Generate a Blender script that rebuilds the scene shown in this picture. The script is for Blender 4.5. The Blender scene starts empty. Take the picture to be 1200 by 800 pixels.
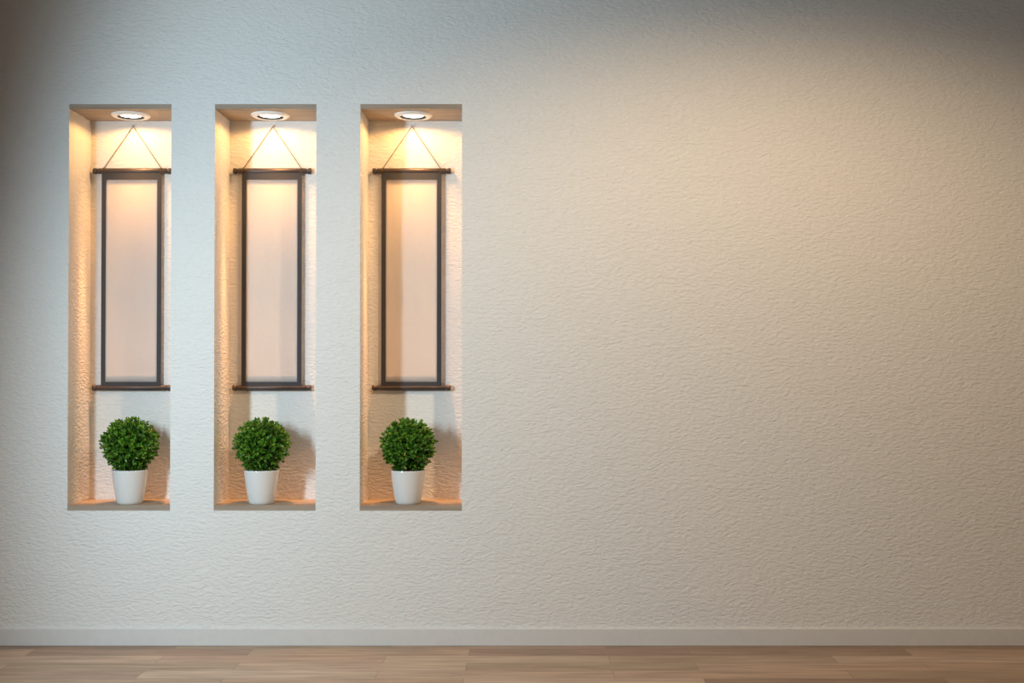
import bpy, bmesh, math, random
from mathutils import Vector, Matrix, Euler
PI = math.pi
S = bpy.context.scene
C = S.collection
random.seed(7)

# ------------------------------------------------------------------ materials
def new_mat(name, color=(.8, .8, .8), rough=.5, spec=.5):
    m = bpy.data.materials.new(name); m.use_nodes = True
    b = m.node_tree.nodes['Principled BSDF']
    b.inputs['Base Color'].default_value = (*color, 1)
    b.inputs['Roughness'].default_value = rough
    b.inputs['Specular IOR Level'].default_value = spec
    return m, m.node_tree, b

def N(nt, t, **kw):
    n = nt.nodes.new(t)
    for k, v in kw.items(): setattr(n, k, v)
    return n

def plaster(name, color, strength=1.0):
    m, nt, b = new_mat(name, color, .85, .15)
    L = nt.links
    tc = N(nt, 'ShaderNodeTexCoord')
    wn = N(nt, 'ShaderNodeTexNoise'); wn.inputs['Scale'].default_value = 5.0; wn.inputs['Detail'].default_value = 2
    L.new(tc.outputs['Object'], wn.inputs['Vector'])
    sub = N(nt, 'ShaderNodeVectorMath', operation='SUBTRACT'); sub.inputs[1].default_value = (.5, .5, .5)
    L.new(wn.outputs['Color'], sub.inputs[0])
    sc = N(nt, 'ShaderNodeVectorMath', operation='SCALE'); sc.inputs['Scale'].default_value = .06
    L.new(sub.outputs[0], sc.inputs[0])
    add = N(nt, 'ShaderNodeVectorMath', operation='ADD')
    L.new(tc.outputs['Object'], add.inputs[0]); L.new(sc.outputs[0], add.inputs[1])
    mp = N(nt, 'ShaderNodeMapping'); mp.inputs['Scale'].default_value = (29, 29, 68)
    L.new(add.outputs[0], mp.inputs['Vector'])
    n1 = N(nt, 'ShaderNodeTexNoise'); n1.inputs['Scale'].default_value = 1; n1.inputs['Detail'].default_value = 3.5
    n1.inputs['Roughness'].default_value = .55; n1.inputs['Distortion'].default_value = .35
    L.new(mp.outputs[0], n1.inputs['Vector'])
    n2 = N(nt, 'ShaderNodeTexNoise'); n2.inputs['Scale'].default_value = 140; n2.inputs['Detail'].default_value = 2
    L.new(tc.outputs['Object'], n2.inputs['Vector'])
    mx = N(nt, 'ShaderNodeMath', operation='MULTIPLY_ADD'); mx.inputs[1].default_value = .12
    L.new(n2.outputs['Fac'], mx.inputs[0]); L.new(n1.outputs['Fac'], mx.inputs[2])
    bp = N(nt, 'ShaderNodeBump'); bp.inputs['Strength'].default_value = strength; bp.inputs['Distance'].default_value = .008
    L.new(mx.outputs[0], bp.inputs['Height']); L.new(bp.outputs[0], b.inputs['Normal'])
    return m

def wood_floor():
    m, nt, b = new_mat('oak_planks', (.4, .3, .2), .42, .35)
    L = nt.links
    tc = N(nt, 'ShaderNodeTexCoord')
    br = N(nt, 'ShaderNodeTexBrick'); br.offset = .37; br.offset_frequency = 2
    br.inputs['Scale'].default_value = 1; br.inputs['Brick Width'].default_value = 1.25
    br.inputs['Row Height'].default_value = .165; br.inputs['Mortar Size'].default_value = .0012
    br.inputs['Mortar Smooth'].default_value = .3; br.inputs['Bias'].default_value = 0
    br.inputs['Color1'].default_value = (0, 0, 0, 1); br.inputs['Color2'].default_value = (1, 1, 1, 1)
    br.inputs['Mortar'].default_value = (.3, .3, .3, 1)
    mp0 = N(nt, 'ShaderNodeMapping'); mp0.inputs['Location'].default_value = (.35, .09, 0)
    L.new(tc.outputs['Object'], mp0.inputs['Vector']); L.new(mp0.outputs[0], br.inputs['Vector'])
    # narrow staves inside each board: second brick, thinner rows
    mp = N(nt, 'ShaderNodeMapping'); mp.inputs['Scale'].default_value = (1.3, 16, 1)
    L.new(tc.outputs['Object'], mp.inputs['Vector'])
    off = N(nt, 'ShaderNodeVectorMath', operation='MULTIPLY_ADD'); off.inputs[1].default_value = (9, 5, 0)
    L.new(br.outputs['Color'], off.inputs[0]); L.new(mp.outputs[0], off.inputs[2])
    g = N(nt, 'ShaderNodeTexNoise'); g.inputs['Scale'].default_value = 1.6; g.inputs['Detail'].default_value = 7
    g.inputs['Roughness'].default_value = .62; g.inputs['Distortion'].default_value = .35
    L.new(off.outputs[0], g.inputs['Vector'])
    r1 = N(nt, 'ShaderNodeValToRGB')
    e = r1.color_ramp.elements
    e[0].position = .0; e[0].color = (.280, .190, .132, 1)
    e[1].position = 1.0; e[1].color = (.520, .400, .300, 1)
    for p, c in ((.3, (.430, .300, .220, 1)), (.5, (.385, .290, .198, 1)), (.72, (.465, .330, .24, 1))):
        x = e.new(p); x.color = c
    L.new(br.outputs['Color'], r1.inputs['Fac'])
    r2 = N(nt, 'ShaderNodeValToRGB')
    e = r2.color_ramp.elements
    e[0].position = .3; e[0].color = (.62, .58, .55, 1); e[1].position = .7; e[1].color = (1.15, 1.12, 1.08, 1)
    L.new(g.outputs['Fac'], r2.inputs['Fac'])
    mul = N(nt, 'ShaderNodeMix', data_type='RGBA', blend_type='MULTIPLY'); mul.inputs['Factor'].default_value = 1
    L.new(r1.outputs[0], mul.inputs['A']); L.new(r2.outputs[0], mul.inputs['B'])
    mor = N(nt, 'ShaderNodeMix', data_type='RGBA'); mor.inputs['B'].default_value = (.13, .09, .065, 1)
    L.new(br.outputs['Fac'], mor.inputs['Factor']); L.new(mul.outputs['Result'], mor.inputs['A'])
    L.new(mor.outputs['Result'], b.inputs['Base Color'])
    bp = N(nt, 'ShaderNodeBump'); bp.inputs['Strength'].default_value = .25; bp.inputs['Distance'].default_value = .002
    L.new(g.outputs['Fac'], bp.inputs['Height']); L.new(bp.outputs[0], b.inputs['Normal'])
    return m

def board_mat():
    m, nt, b = new_mat('board_wood', (.4, .3, .22), .55, .3)
    L = nt.links
    tc = N(nt, 'ShaderNodeTexCoord')
    mp = N(nt, 'ShaderNodeMapping'); mp.inputs['Scale'].default_value = (1.6, 26, 26)
    L.new(tc.outputs['Object'], mp.inputs['Vector'])
    g = N(nt, 'ShaderNodeTexNoise'); g.inputs['Scale'].default_value = 1.5; g.inputs['Detail'].default_value = 6
    L.new(mp.outputs[0], g.inputs['Vector'])
    r = N(nt, 'ShaderNodeValToRGB'); e = r.color_ramp.elements
    e[0].position = .3; e[0].color = (.275, .215, .165, 1); e[1].position = .7; e[1].color = (.40, .32, .25, 1)
    L.new(g.outputs['Fac'], r.inputs['Fac']); L.new(r.outputs[0], b.inputs['Base Color'])
    return m

def rod_mat():
    m, nt, b = new_mat('dark_rod_wood', (.05, .035, .03), .4, .4)
    L = nt.links
    tc = N(nt, 'ShaderNodeTexCoord')
    mp = N(nt, 'ShaderNodeMapping'); mp.inputs['Scale'].default_value = (6, 80, 80)
    L.new(tc.outputs['Object'], mp.inputs['Vector'])
    g = N(nt, 'ShaderNodeTexNoise'); g.inputs['Scale'].default_value = 1; g.inputs['Detail'].default_value = 5
    L.new(mp.outputs[0], g.inputs['Vector'])
    r = N(nt, 'ShaderNodeValToRGB'); e = r.color_ramp.elements
    e[0].position = .3; e[0].color = (.040, .030, .028, 1); e[1].position = .75; e[1].color = (.085, .062, .054, 1)
    L.new(g.outputs['Fac'], r.inputs['Fac']); L.new(r.outputs[0], b.inputs['Base Color'])
    return m

def cloth_mat(name, color, rough=.8, amt=.05, scale=900):
    m, nt, b = new_mat(name, color, rough, .2)
    L = nt.links
    tc = N(nt, 'ShaderNodeTexCoord')
    g = N(nt, 'ShaderNodeTexNoise'); g.inputs['Scale'].default_value = scale; g.inputs['Detail'].default_value = 2
    L.new(tc.outputs['Object'], g.inputs['Vector'])
    r = N(nt, 'ShaderNodeValToRGB'); e = r.color_ramp.elements
    e[0].position = .3; e[0].color = (*[c * (1 - amt) for c in color], 1)
    e[1].position = .7; e[1].color = (*[min(1, c * (1 + amt)) for c in color], 1)
    L.new(g.outputs['Fac'], r.inputs['Fac']); L.new(r.outputs[0], b.inputs['Base Color'])
    return m

def leaf_mat():
    m, nt, b = new_mat('boxwood_leaf', (.1, .25, .03), .38, .45)
    L = nt.links
    geo = N(nt, 'ShaderNodeNewGeometry')
    r = N(nt, 'ShaderNodeValToRGB'); e = r.color_ramp.elements
    e[0].position = 0; e[0].color = (.020, .085, .008, 1)
    e[1].position = 1; e[1].color = (.36, .40, .03, 1)
    for p, c in ((.3, (.042, .155, .012, 1)), (.6, (.09, .26, .022, 1)), (.88, (.17, .38, .035, 1)), (.975, (.16, .33, .03, 1))):
        x = e.new(p); x.color = c
    L.new(geo.outputs['Random Per Island'], r.inputs['Fac'])
    L.new(r.outputs[0], b.inputs['Base Color'])
    tr = N(nt, 'ShaderNodeBsdfTranslucent')
    L.new(r.outputs[0], tr.inputs['Color'])
    mx = N(nt, 'ShaderNodeMixShader'); mx.inputs['Fac'].default_value = .22
    out = nt.nodes['Material Output']
    L.new(b.outputs[0], mx.inputs[1]); L.new(tr.outputs[0], mx.inputs[2]); L.new(mx.outputs[0], out.inputs['Surface'])
    return m

def soil_mat():
    m, nt, b = new_mat('potting_soil', (.03, .02, .014), .95, .1)
    L = nt.links
    tc = N(nt, 'ShaderNodeTexCoord')
    g = N(nt, 'ShaderNodeTexNoise'); g.inputs['Scale'].default_value = 90; g.inputs['Detail'].default_value = 4
    L.new(tc.outputs['Object'], g.inputs['Vector'])
    bp = N(nt, 'ShaderNodeBump'); bp.inputs['Distance'].default_value = .01
    L.new(g.outputs['Fac'], bp.inputs['Height']); L.new(bp.outputs[0], b.inputs['Normal'])
    return m

def emit_mat(name, color, st):
    m, nt, b = new_mat(name, color, .4)
    b.inputs['Emission Color'].default_value = (*color, 1)
    b.inputs['Emission Strength'].default_value = st
    return m

M = {}
M['wall'] = plaster('white_textured_plaster', (.74, .735, .72), 1.0)
M['brown_wall'] = plaster('brown_plaster', (.34, .24, .16), .5)
M['floor'] = wood_floor()
M['paint'] = cloth_mat('baseboard_paint', (.66, .655, .645), .55, .02, 30)
M['ceil'] = cloth_mat('ceiling_paint', (.7, .69, .67), .9, .02, 30)
M['board'] = board_mat()
M['rod'] = rod_mat()
M['border'] = cloth_mat('grey_silk_border', (.042, .046, .055), .7, .08)
M['paper'] = cloth_mat('blank_paper', (.86, .83, .81), .75, .012, 60)
M['cord'] = cloth_mat('brown_cord', (.13, .085, .04), .8, .2)
M['steel'] = new_mat('nail_steel', (.5, .48, .45), .35)[0]; M['steel'].node_tree.nodes['Principled BSDF'].inputs['Metallic'].default_value = 1
M['ring'] = new_mat('white_enamel', (.86, .85, .83), .3)[0]
M['dark'] = new_mat('black_baffle', (.02, .018, .016), .5)[0]
M['lens'] = emit_mat('lit_lens', (1, .90, .76), 9)
M['pot'] = new_mat('white_glazed_ceramic', (.74, .74, .73), .12, .5)[0]
M['leaf'] = leaf_mat()
M['soil'] = soil_mat()
M['twig'] = cloth_mat('twig_bark', (.10, .06, .03), .9, .3, 200)

# ------------------------------------------------------------------ mesh helpers
def obj(name, bm, mat, parent=None, smooth=False):
    me = bpy.data.meshes.new(name)
    bmesh.ops.recalc_face_normals(bm, faces=bm.faces) if name not in ('foliage',) else None
    bm.to_mesh(me); bm.free()
    me.materials.append(mat)
    if smooth:
        for p in me.polygons: p.use_smooth = True
    o = bpy.data.objects.new(name, me); C.objects.link(o)
    if parent: o.parent = parent
    return o

def smooth_by_angle(o, deg=35):
    me = o.data
    for p in me.polygons: p.use_smooth = True
    bm = bmesh.new(); bm.from_mesh(me)
    for e in bm.edges:
        if len(e.link_faces) == 2 and e.calc_face_angle(0) > math.radians(deg): e.smooth = False
    bm.to_mesh(me); bm.free()

def box(bm, x0, x1, y0, y1, z0, z1):
    v = [bm.verts.new(p) for p in ((x0,y0,z0),(x1,y0,z0),(x1,y1,z0),(x0,y1,z0),(x0,y0,z1),(x1,y0,z1),(x1,y1,z1),(x0,y1,z1))]
    for f in ((0,3,2,1),(4,5,6,7),(0,1,5,4),(1,2,6,5),(2,3,7,6),(3,0,4,7)): bm.faces.new([v[i] for i in f])

def bevel(bm, w, seg=2):
    bmesh.ops.bevel(bm, geom=list(bm.edges), offset=w, segments=seg, profile=.5, affect='EDGES')

def lathe(bm, prof, n=64, axis='Z', origin=(0, 0, 0), cap=True):
    """profile of (r, h); r==0 closes in a point"""
    rings = []
    O = Vector(origin)
    for r, h in prof:
        if r < 1e-6:
            p = {'Z': (0, 0, h), 'X': (h, 0, 0)}[axis]
            rings.append([bm.verts.new(O + Vector(p))])
        else:
            ring = []
            for i in range(n):
                a = 2*PI*i/n
                p = (r*math.cos(a), r*math.sin(a), h) if axis == 'Z' else (h, r*math.cos(a), r*math.sin(a))
                ring.append(bm.verts.new(O + Vector(p)))
            rings.append(ring)
    for A, B in zip(rings, rings[1:]):
        if len(A) == 1 and len(B) == 1: continue
        for i in range(n):
            j = (i+1) % n
            if len(A) == 1: bm.faces.new((A[0], B[i], B[j]))
            elif len(B) == 1: bm.faces.new((A[i], A[j], B[0]))
            else: bm.faces.new((A[i], A[j], B[j], B[i]))

def tube(bm, pts, r, n=8):
    pts = [Vector(p) for p in pts]
    rr = r if isinstance(r, (list, tuple)) else [r]*len(pts)
    prev = None; first = None
    for k, p in enumerate(pts):
        d = (pts[min(k+1, len(pts)-1)] - pts[max(k-1, 0)]).normalized()
        u = d.cross(Vector((0, 1, 0)))
        if u.length < 1e-3: u = d.cross(Vector((1, 0, 0)))
        u.normalize(); w = d.cross(u)
        ring = [bm.verts.new(p + rr[k]*(u*math.cos(2*PI*i/n) + w*math.sin(2*PI*i/n))) for i in range(n)]
        if prev:
            for i in range(n): bm.faces.new((prev[i], prev[(i+1) % n], ring[(i+1) % n], ring[i]))
        else: first = ring
        prev = ring
    bm.faces.new(first); bm.faces.new(prev)

def thing(name, label, cat, group, loc):
    o = bpy.data.objects.new(name, None); C.objects.link(o)
    o.empty_display_size = .05
    o.location = loc; o['label'] = label; o['category'] = cat; o['group'] = group
    return o

def copy_tree(o, label, loc, rz=0, scale=1):
    r = o.copy(); C.objects.link(r)
    r.location = loc; r.rotation_euler = (0, 0, rz); r.scale = (scale,)*3
    r['label'] = label
    for ch in o.children:
        c = ch.copy(); C.objects.link(c); c.parent = r
        for g in ch.children:
            d = g.copy(); C.objects.link(d); d.parent = c
    return r

def structure(o):
    o['kind'] = 'structure'; return o

# ------------------------------------------------------------------ room shell
WX0, WX1, WTOP, DEPTH = -3.16, 5.2, 4.35, .35
NZ0, NZ1 = .786, 3.169                       # niche opening
NX = [(-2.711, -2.111), (-1.855, -1.2595), (-1.001, -.404)]
BT = .027                                    # thickness of the boards

bm = bmesh.new()
xs = [WX0] + [v for n in NX for v in n] + [WX1]
zs = [0, NZ0, NZ1, WTOP]
V = {}
for i, x in enumerate(xs):
    for j, z in enumerate(zs): V[i, j] = bm.verts.new((x, 0, z))
for i in range(len(xs)-1):
    for j in range(3):
        if j == 1 and i in (1, 3, 5):
            a, b, c, d = V[i, 1], V[i+1, 1], V[i+1, 2], V[i, 2]
            q = [bm.verts.new((v.co.x, DEPTH, v.co.z)) for v in (a, b, c, d)]
            bm.faces.new(q)
            f = (a, b, c, d)
            for k in range(4): bm.faces.new((f[k], f[(k+1) % 4], q[(k+1) % 4], q[k]))
        else:
            bm.faces.new((V[i, j], V[i+1, j], V[i+1, j+1], V[i, j+1]))
# outer thickness
bb = [bm.verts.new(p) for p in ((WX0, .5, 0), (WX1, .5, 0), (WX1, .5, WTOP), (WX0, .5, WTOP))]
bm.faces.new(bb)
me = bpy.data.meshes.new('wall_back')
for f in bm.faces:
    f.normal_update()
bmesh.ops.recalc_face_normals(bm, faces=bm.faces)
bm.to_mesh(me)
# make the room-facing side face the room (-Y)
tot = sum(p.area * p.normal.y for p in me.polygons if abs(p.center.y) < 1e-4)
if tot > 0:
    bmesh.ops.reverse_faces(bm, faces=bm.faces); bm.to_mesh(me)
bm.free()
me.materials.append(M['wall'])
wall = bpy.data.objects.new('wall_back', me); C.objects.link(wall); structure(wall)

bm = bmesh.new(); box(bm, WX0-.2, WX1+.2, -9.5, .5, -.12, 0)
structure(obj('floor', bm, M['floor']))
bm = bmesh.new(); box(bm, WX0-.2, WX1+.2, -9.5, .5, WTOP, WTOP+.15)
structure(obj('ceiling', bm, M['ceil']))
bm = bmesh.new(); box(bm, WX1, WX1+.2, -9.5, .5, 0, WTOP)
structure(obj('wall_right', bm, M['wall']))
# left wall with a tall window opening (world light enters here)
WY0, WY1, WZ0, WZ1 = -7.2, -.95, .1, 4.0
bm = bmesh.new()
box(bm, WX0-.2, WX0, WY1, .5, 0, WTOP)
box(bm, WX0-.2, WX0, -9.5, WY0, 0, WTOP)
box(bm, WX0-.2, WX0, WY0, WY1, 0, WZ0)
box(bm, WX0-.2, WX0, WY0, WY1, WZ1, WTOP)
structure(obj('wall_left', bm, M['brown_wall']))

# baseboard: flat board with a small rounded top edge
def baseboard(name, pts, mat, axis):
    bm = bmesh.new()
    L0, L1 = axis
    prof = [(0, 0), (-.014, 0), (-.016, .002), (-.016, .098), (-.0145, .1005), (-.011, .1025), (0, .1035)]
    a = [bm.verts.new((L0, y, z)) for y, z in prof]; b = [bm.verts.new((L1, y, z)) for y, z in prof]
    n = len(prof)
    for i in range(n): bm.faces.new((a[i], a[(i+1) % n], b[(i+1) % n], b[i]))
    bm.faces.new(a); bm.faces.new(b[::-1])
    return structure(obj(name, bm, mat))
baseboard('baseboard_back', None, M['paint'], (WX0, WX1))

# boards lining the top and the bottom of each niche
k = 0
for x0, x1 in NX:
    for z0, z1 in ((NZ1-BT, NZ1), (NZ0, NZ0+BT+.0015)):
        k += 1
        bm = bmesh.new(); box(bm, x0, x1, -.001, DEPTH, z0, z1)
        if z1 == NZ1:
            # round hole for the downlight is covered by the ring; board stays solid
            pass
        structure(obj('trim_%d' % k, bm, M['board']))
CEIL = NZ1-BT
SHELF = NZ0+BT+.0015

# ------------------------------------------------------------------ hanging scroll (origin: rod centre, on the wall side)
def make_scroll(label, loc):
    t = thing('hanging_scroll', label, 'wall scroll', 'blank hanging scrolls in the niches', loc)
    RZ0, RZ1 = 0.0, -1.331                 # rod heights
    W = .184                               # half of fabric width
    def rod(nm, z):
        bm = bmesh.new()
        h = .2115
        lathe(bm, [(0, -h), (.0155, -h), (.0175, -h+.003), (.0175, h-.003), (.0155, h), (0, h)], 28, 'X', (0, 0, z))
        o = obj(nm, bm, M['rod'], t); smooth_by_angle(o)
        for s in (-1, 1):
            bm = bmesh.new()
            pr = [(0, .208), (.0115, .208), (.0115, .215), (.0165, .218), (.0185, .223), (.0185, .235), (.0165, .2395), (.011, .2415), (0, .242)]
            lathe(bm, [(r, s*hh) for r, hh in pr], 28, 'X', (0, 0, z))
            c = obj('rod_knob', bm, M['rod'], o); smooth_by_angle(c)
        return o
    rod('top_rod', RZ0); rod('bottom_rod', RZ1)
    # fabric border as a frame with a real thickness, sagging very slightly
    nx, nz = 14, 40
    PX, PT, PB = .1575, -.0555, RZ1+.0365    # paper window
    xsb = [-W, -PX, PX, W]; zsb = [-.012, PT, PB, RZ1+.012]
    bm = bmesh.new()
    for i in range(3):
        for j in range(3):
            if i == 1 and j == 1: continue
            x0, x1 = xsb[i], xsb[i+1]; z1, z0 = zsb[j], zsb[j+1]
            box(bm, x0, x1, -.0145, -.0125, z0, z1)
    bmesh.ops.remove_doubles(bm, verts=bm.verts, dist=1e-5)
    obj('fabric_border', bm, M['border'], t)
    bm = bmesh.new()
    gx, gz = 24, 30
    grid = [[bm.verts.new((-PX-.004+(2*PX+.008)*i/gx, -.0122+.0006*math.sin(i*.9)*math.sin(PI*j/gz), PB-.004+(PT-PB+.008)*j/gz)) for i in range(gx+1)] for j in range(gz+1)]
    for j in range(gz):
        for i in range(gx): bm.faces.new((grid[j][i], grid[j][i+1], grid[j+1][i+1], grid[j+1][i]))
    ret = bmesh.ops.solidify(bm, geom=list(bm.faces), thickness=.0008)
    obj('paper', bm, M['paper'], t, True)
    # cord from rod to nail
    bm = bmesh.new()
    zt = .279
    lp = [(-.178, 0, .018), (-.172, .001, .026)] + [(-.172*(1-q/10.), .001+.006*q/10., .026+(zt-.026)*q/10.) for q in range(1, 11)]
    rp = [(-x, y, z) for x, y, z in lp[:-1]][::-1]
    tube(bm, lp+rp, .0021, 8)
    for s in (-1, 1):                     # cord wound round the rod
        for dx in (-.003, .002):
            pts = [(s*.178+dx, .0195*math.cos(a), .0195*math.sin(a)) for a in [2*PI*q/20 for q in range(21)]]
            tube(bm, pts, .0019, 6)
    obj('hanging_cord', bm, M['cord'], t, True)
    bm = bmesh.new()
    tube(bm, [(0, .019, zt-.001), (0, -.001, zt+.001)], .002, 10)
    tube(bm, [(0, -.001, zt+.001), (0, -.0035, zt+.0013)], .005, 14)
    o = obj('nail', bm, M['steel'], t); smooth_by_angle(o)
    return t
SY = DEPTH-.019
scr = make_scroll('blank cream hanging scroll with grey border in the left niche', (-2.449, SY, 2.8302))
copy_tree(scr, 'blank cream hanging scroll with grey border in the middle niche', (-1.5885, SY, 2.8302))
copy_tree(scr, 'blank cream hanging scroll with grey border in the right niche', (-.732, SY, 2.8302))

# ------------------------------------------------------------------ recessed downlight (origin: on the board's underside)
def make_downlight(label, loc):
    t = thing('downlight', label, 'ceiling light', 'round downlights in the niche tops', loc)
    bm = bmesh.new()
    pr = [(.0785, -.001), (.0785, -.0135), (.080, -.015), (.090, -.0155), (.104, -.0125), (.1125, -.006), (.115, 0), (.0785, -.001)]
    lathe(bm, pr, 72)
    o = obj('trim_ring', bm, M['ring'], t); smooth_by_angle(o, 50)
    bm = bmesh.new()
    lathe(bm, [(.078, -.0138), (.078, -.0005), (.060, -.0005), (.060, -.004)], 72)
    o = obj('dark_baffle', bm, M['dark'], t); smooth_by_angle(o)
    bm = bmesh.new()
    lathe(bm, [(.062, -.0006), (.062, -.003), (.057, -.0045), (.035, -.0058), (0, -.0064)], 72)
    o = obj('lens', bm, M['lens'], t, True)
    return t
LX = (-2.407, -1.568, -.707)
dl = make_downlight('round white downlight lit in the top of the left niche', (LX[0], .172, CEIL))
copy_tree(dl, 'round white downlight lit in the top of the middle niche', (LX[1], .172, CEIL))
copy_tree(dl, 'round white downlight lit in the top of the right niche', (LX[2], .172, CEIL))

# ------------------------------------------------------------------ potted boxwood ball (origin: pot base)
def make_plant(label, loc):
    t = thing('potted_boxwood', label, 'potted plant', 'potted boxwood balls in the niches', loc)
    bm = bmesh.new()
    prof = [(0, 0), (.070, 0), (.0745, .003), (.080, .020), (.0885, .065), (.0965, .115), (.1025, .165), (.1055, .198),
            (.1062, .203), (.1045, .2055), (.1020, .203), (.1000, .190), (.0975, .165), (.095, .150)]
    lathe(bm, prof, 96)
    o = obj('pot', bm, M['pot'], t); smooth_by_angle(o, 60)
    bm = bmesh.new()
    rings = [(.0985, .176), (.08, .180), (.05, .184), (.02, .187), (0, .188)]
    lathe(bm, rings, 40)
    for v in bm.verts: v.co.z += random.uniform(-.003, .003)
    obj('soil', bm, M['soil'], t, True)
    R, CZ = .150, .361
    ctr = Vector((0, 0, CZ))
    bm = bmesh.new()
    tube(bm, [(0, 0, .17), (.004, .002, .25), (-.003, 0, .32), (0, 0, .38)], [.009, .008, .007, .004], 10)
    tips = []
    ns = 420
    for i in range(ns):
        z = 1-2*(i+.5)/ns
        a = i*PI*(3-5**.5)
        d = Vector((math.sqrt(1-z*z)*math.cos(a), math.sqrt(1-z*z)*math.sin(a), z))
        d = (d + Vector([random.uniform(-.09, .09) for _ in range(3)])).normalized()
        if d.z < -.97: continue
        tips.append(d)
        if i % 2 == 0:
            tube(bm, [ctr+d*.02, ctr+d*.08+Vector((0, 0, -.006)), ctr+d*R*.93], [.003, .002, .0012], 5)
    obj('stem', bm, M['twig'], t, True)
    # leaves
    bm = bmesh.new()
    def leaf(base, d, nrm, L, w):
        s = d.cross(nrm).normalized(); nrm = s.cross(d).normalized()
        P = lambda u, v, h: bm.verts.new(base + d*(u*L) + s*(v*w) + nrm*(h*L))
        c = random.uniform(-.15, .05)
        a0 = P(0, 0, 0); m1 = P(.35, 0, .0); m2 = P(.7, 0, c*.4); tp = P(1, 0, c)
        l1 = P(.3, .46, .10); l2 = P(.68, .42, .09+c*.4)
        r1 = P(.3, -.46, .10); r2 = P(.68, -.42, .09+c*.4)
        for f in ((a0, m1, l1), (m1, m2, l2, l1), (m2, tp, l2), (a0, r1, m1), (m1, r1, r2, m2), (m2, r2, tp)): bm.faces.new(f)
    for d in tips:
        rad = R*random.choice((.84, .9, .95, 1, 1.02))*random.uniform(.96, 1.03)
        # sprig axis leans outwards and slightly up
        ax = (d + Vector((0, 0, .12)) + Vector([random.uniform(-.3, .3) for _ in range(3)])).normalized()
        p0 = ctr + d*(rad-.030)
        u = ax.cross(Vector((.3, .2, 1))).normalized(); w = ax.cross(u)
        nn = 5
        for q in range(nn):
            for sgn in (0, PI):
                a = q*PI/2 + sgn + random.uniform(-.5, .5)
                side = u*math.cos(a) + w*math.sin(a)
                op = random.uniform(.45, 1.15)*(1.15-q*.13)
                dd = (ax*(.38+.10*q) + side*op).normalized()
                leaf(p0 + ax*(q*.0085), dd, (ax - dd*ax.dot(dd)).normalized()+side*-.05, random.uniform(.019, .028), random.uniform(.011, .0155))
    # inner fill leaves so the ball is dense
    for i in range(1100):
        d = Vector([random.gauss(0, 1) for _ in range(3)]).normalized()
        if d.z < -.93: continue
        dd = (d + Vector([random.uniform(-.9, .9) for _ in range(3)])).normalized()
        nr = Vector([random.gauss(0, 1) for _ in range(3)])
        leaf(ctr + d*R*random.uniform(.5, .85), dd, (nr - dd*nr.dot(dd)).normalized(), random.uniform(.02, .03), random.uniform(.013, .018))
    for i in range(230):                   # skirt of leaves low down, just above the soil
        t_ = random.uniform(0, 2*PI); rr = random.uniform(.045, .088)
        d = Vector((math.cos(t_), math.sin(t_), 0))
        dd = (d + Vector([random.uniform(-.8, .8) for _ in range(3)])).normalized()
        nr = Vector([random.gauss(0, 1) for _ in range(3)])
        leaf(Vector((d.x*rr, d.y*rr, random.uniform(.212, .245))), dd, (nr - dd*nr.dot(dd)).normalized(), random.uniform(.018, .026), random.uniform(.011, .015))
    for v in bm.verts:                     # keep clear of the pot rim
        if v.co.z < .2 and math.hypot(v.co.x, v.co.y) > .085: v.co.z = .2 + (v.co.z-.2)*.1 + .006
    obj('foliage', bm, M['leaf'], t)
    return t
PY = .125
pl = make_plant('round green boxwood in a white pot on the shelf of the left niche', (-2.388, PY, SHELF))
[c for c in pl.children if c.name == 'foliage'][0].scale = (1.04, 1.02, 1.0)
pl.scale = (.975,)*3
copy_tree(pl, 'round green boxwood in a white pot on the shelf of the middle niche', (-1.603, PY, SHELF), .25, .97)
copy_tree(pl, 'round green boxwood in a white pot on the shelf of the right niche', (-.7305, PY, SHELF), 2.3, .965)

# ------------------------------------------------------------------ lights
def aim(o, target):
    d = Vector(target) - o.location
    o.rotation_euler = d.to_track_quat('-Z', 'Y').to_euler()

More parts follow.
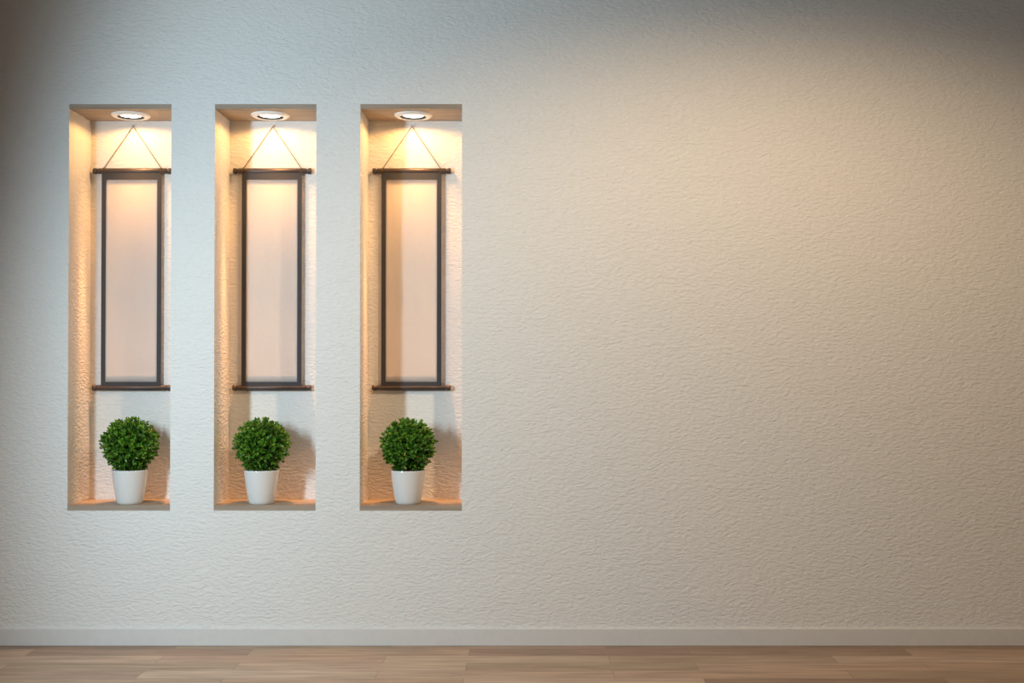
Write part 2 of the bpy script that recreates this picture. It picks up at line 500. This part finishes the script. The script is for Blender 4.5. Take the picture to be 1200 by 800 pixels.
def area(name, loc, target, sx, sy, power, color, spread=180):
    l = bpy.data.lights.new(name, 'AREA'); l.shape = 'RECTANGLE'; l.size = sx; l.size_y = sy
    l.energy = power; l.color = color; l.spread = math.radians(spread)
    o = bpy.data.objects.new(name, l); C.objects.link(o); o.location = loc; aim(o, target)
    return o

def spot(name, loc, target, power, color, angle, blend, radius):
    l = bpy.data.lights.new(name, 'SPOT'); l.energy = power; l.color = color
    l.spot_size = math.radians(angle); l.spot_blend = blend; l.shadow_soft_size = radius
    o = bpy.data.objects.new(name, l); C.objects.link(o); o.location = loc; aim(o, target)
    return o

# cool light from the left: unseen spots added just inside the left wall
for z in (1.85, 2.2, 2.55):
    d = spot('cool_spot', (-3.0, -3.0, z), (-.95, 0, z-.85), 134, (.68, .885, 1.0), 86, .95, .12)
    d.scale = (1, 2.2, 1)
# warm room lamp on the ceiling side, washing the long blank part of the wall
lamp = spot('room_lamp', (1.15, -2.8, 4.2), (1.2, 0, .95), 325, (1.0, .71, .43), 84, .85, .08)
lamp.scale = (1.9, 1, 1)
# niche downlights: wide glow and a tighter beam, both from the lens
for x in LX:
    for nm, pw, col, ang, tilt, sy in (('niche_glow', 11, (1, .49, .13), 166, 0, 1),
                                       ('niche_beam', 60, (1, .45, .13), 84, 9, .5),
                                       ('niche_core', 290, (1, .44, .15), 50, 2.5, .22)):
        o = spot(nm, (x, .172, CEIL-.016), (x, .172, 0), pw, col, ang, 1.0 if ang < 100 else .12, .04)
        o.rotation_euler = (math.radians(tilt), 0, 0); o.scale = (1, sy, 1)

w = bpy.data.worlds.new('world'); S.world = w; w.use_nodes = True
bg = w.node_tree.nodes['Background']; bg.inputs['Color'].default_value = (.95, .90, .82, 1); bg.inputs['Strength'].default_value = .24

# ------------------------------------------------------------------ camera
cam = bpy.data.cameras.new('camera'); cam.lens = 42; cam.sensor_width = 36
cam.shift_x = -22/1200; cam.shift_y = 17.4/1200
co = bpy.data.objects.new('camera', cam); C.objects.link(co)
co.location = (0, -7, 1.6); co.rotation_euler = (math.radians(90.72), 0, 0)
S.camera = co
S.view_settings.view_transform = 'Standard'; S.view_settings.look = 'None'
S.view_settings.gamma = 1; S.view_settings.use_curve_mapping = False; S.view_settings.exposure = 0
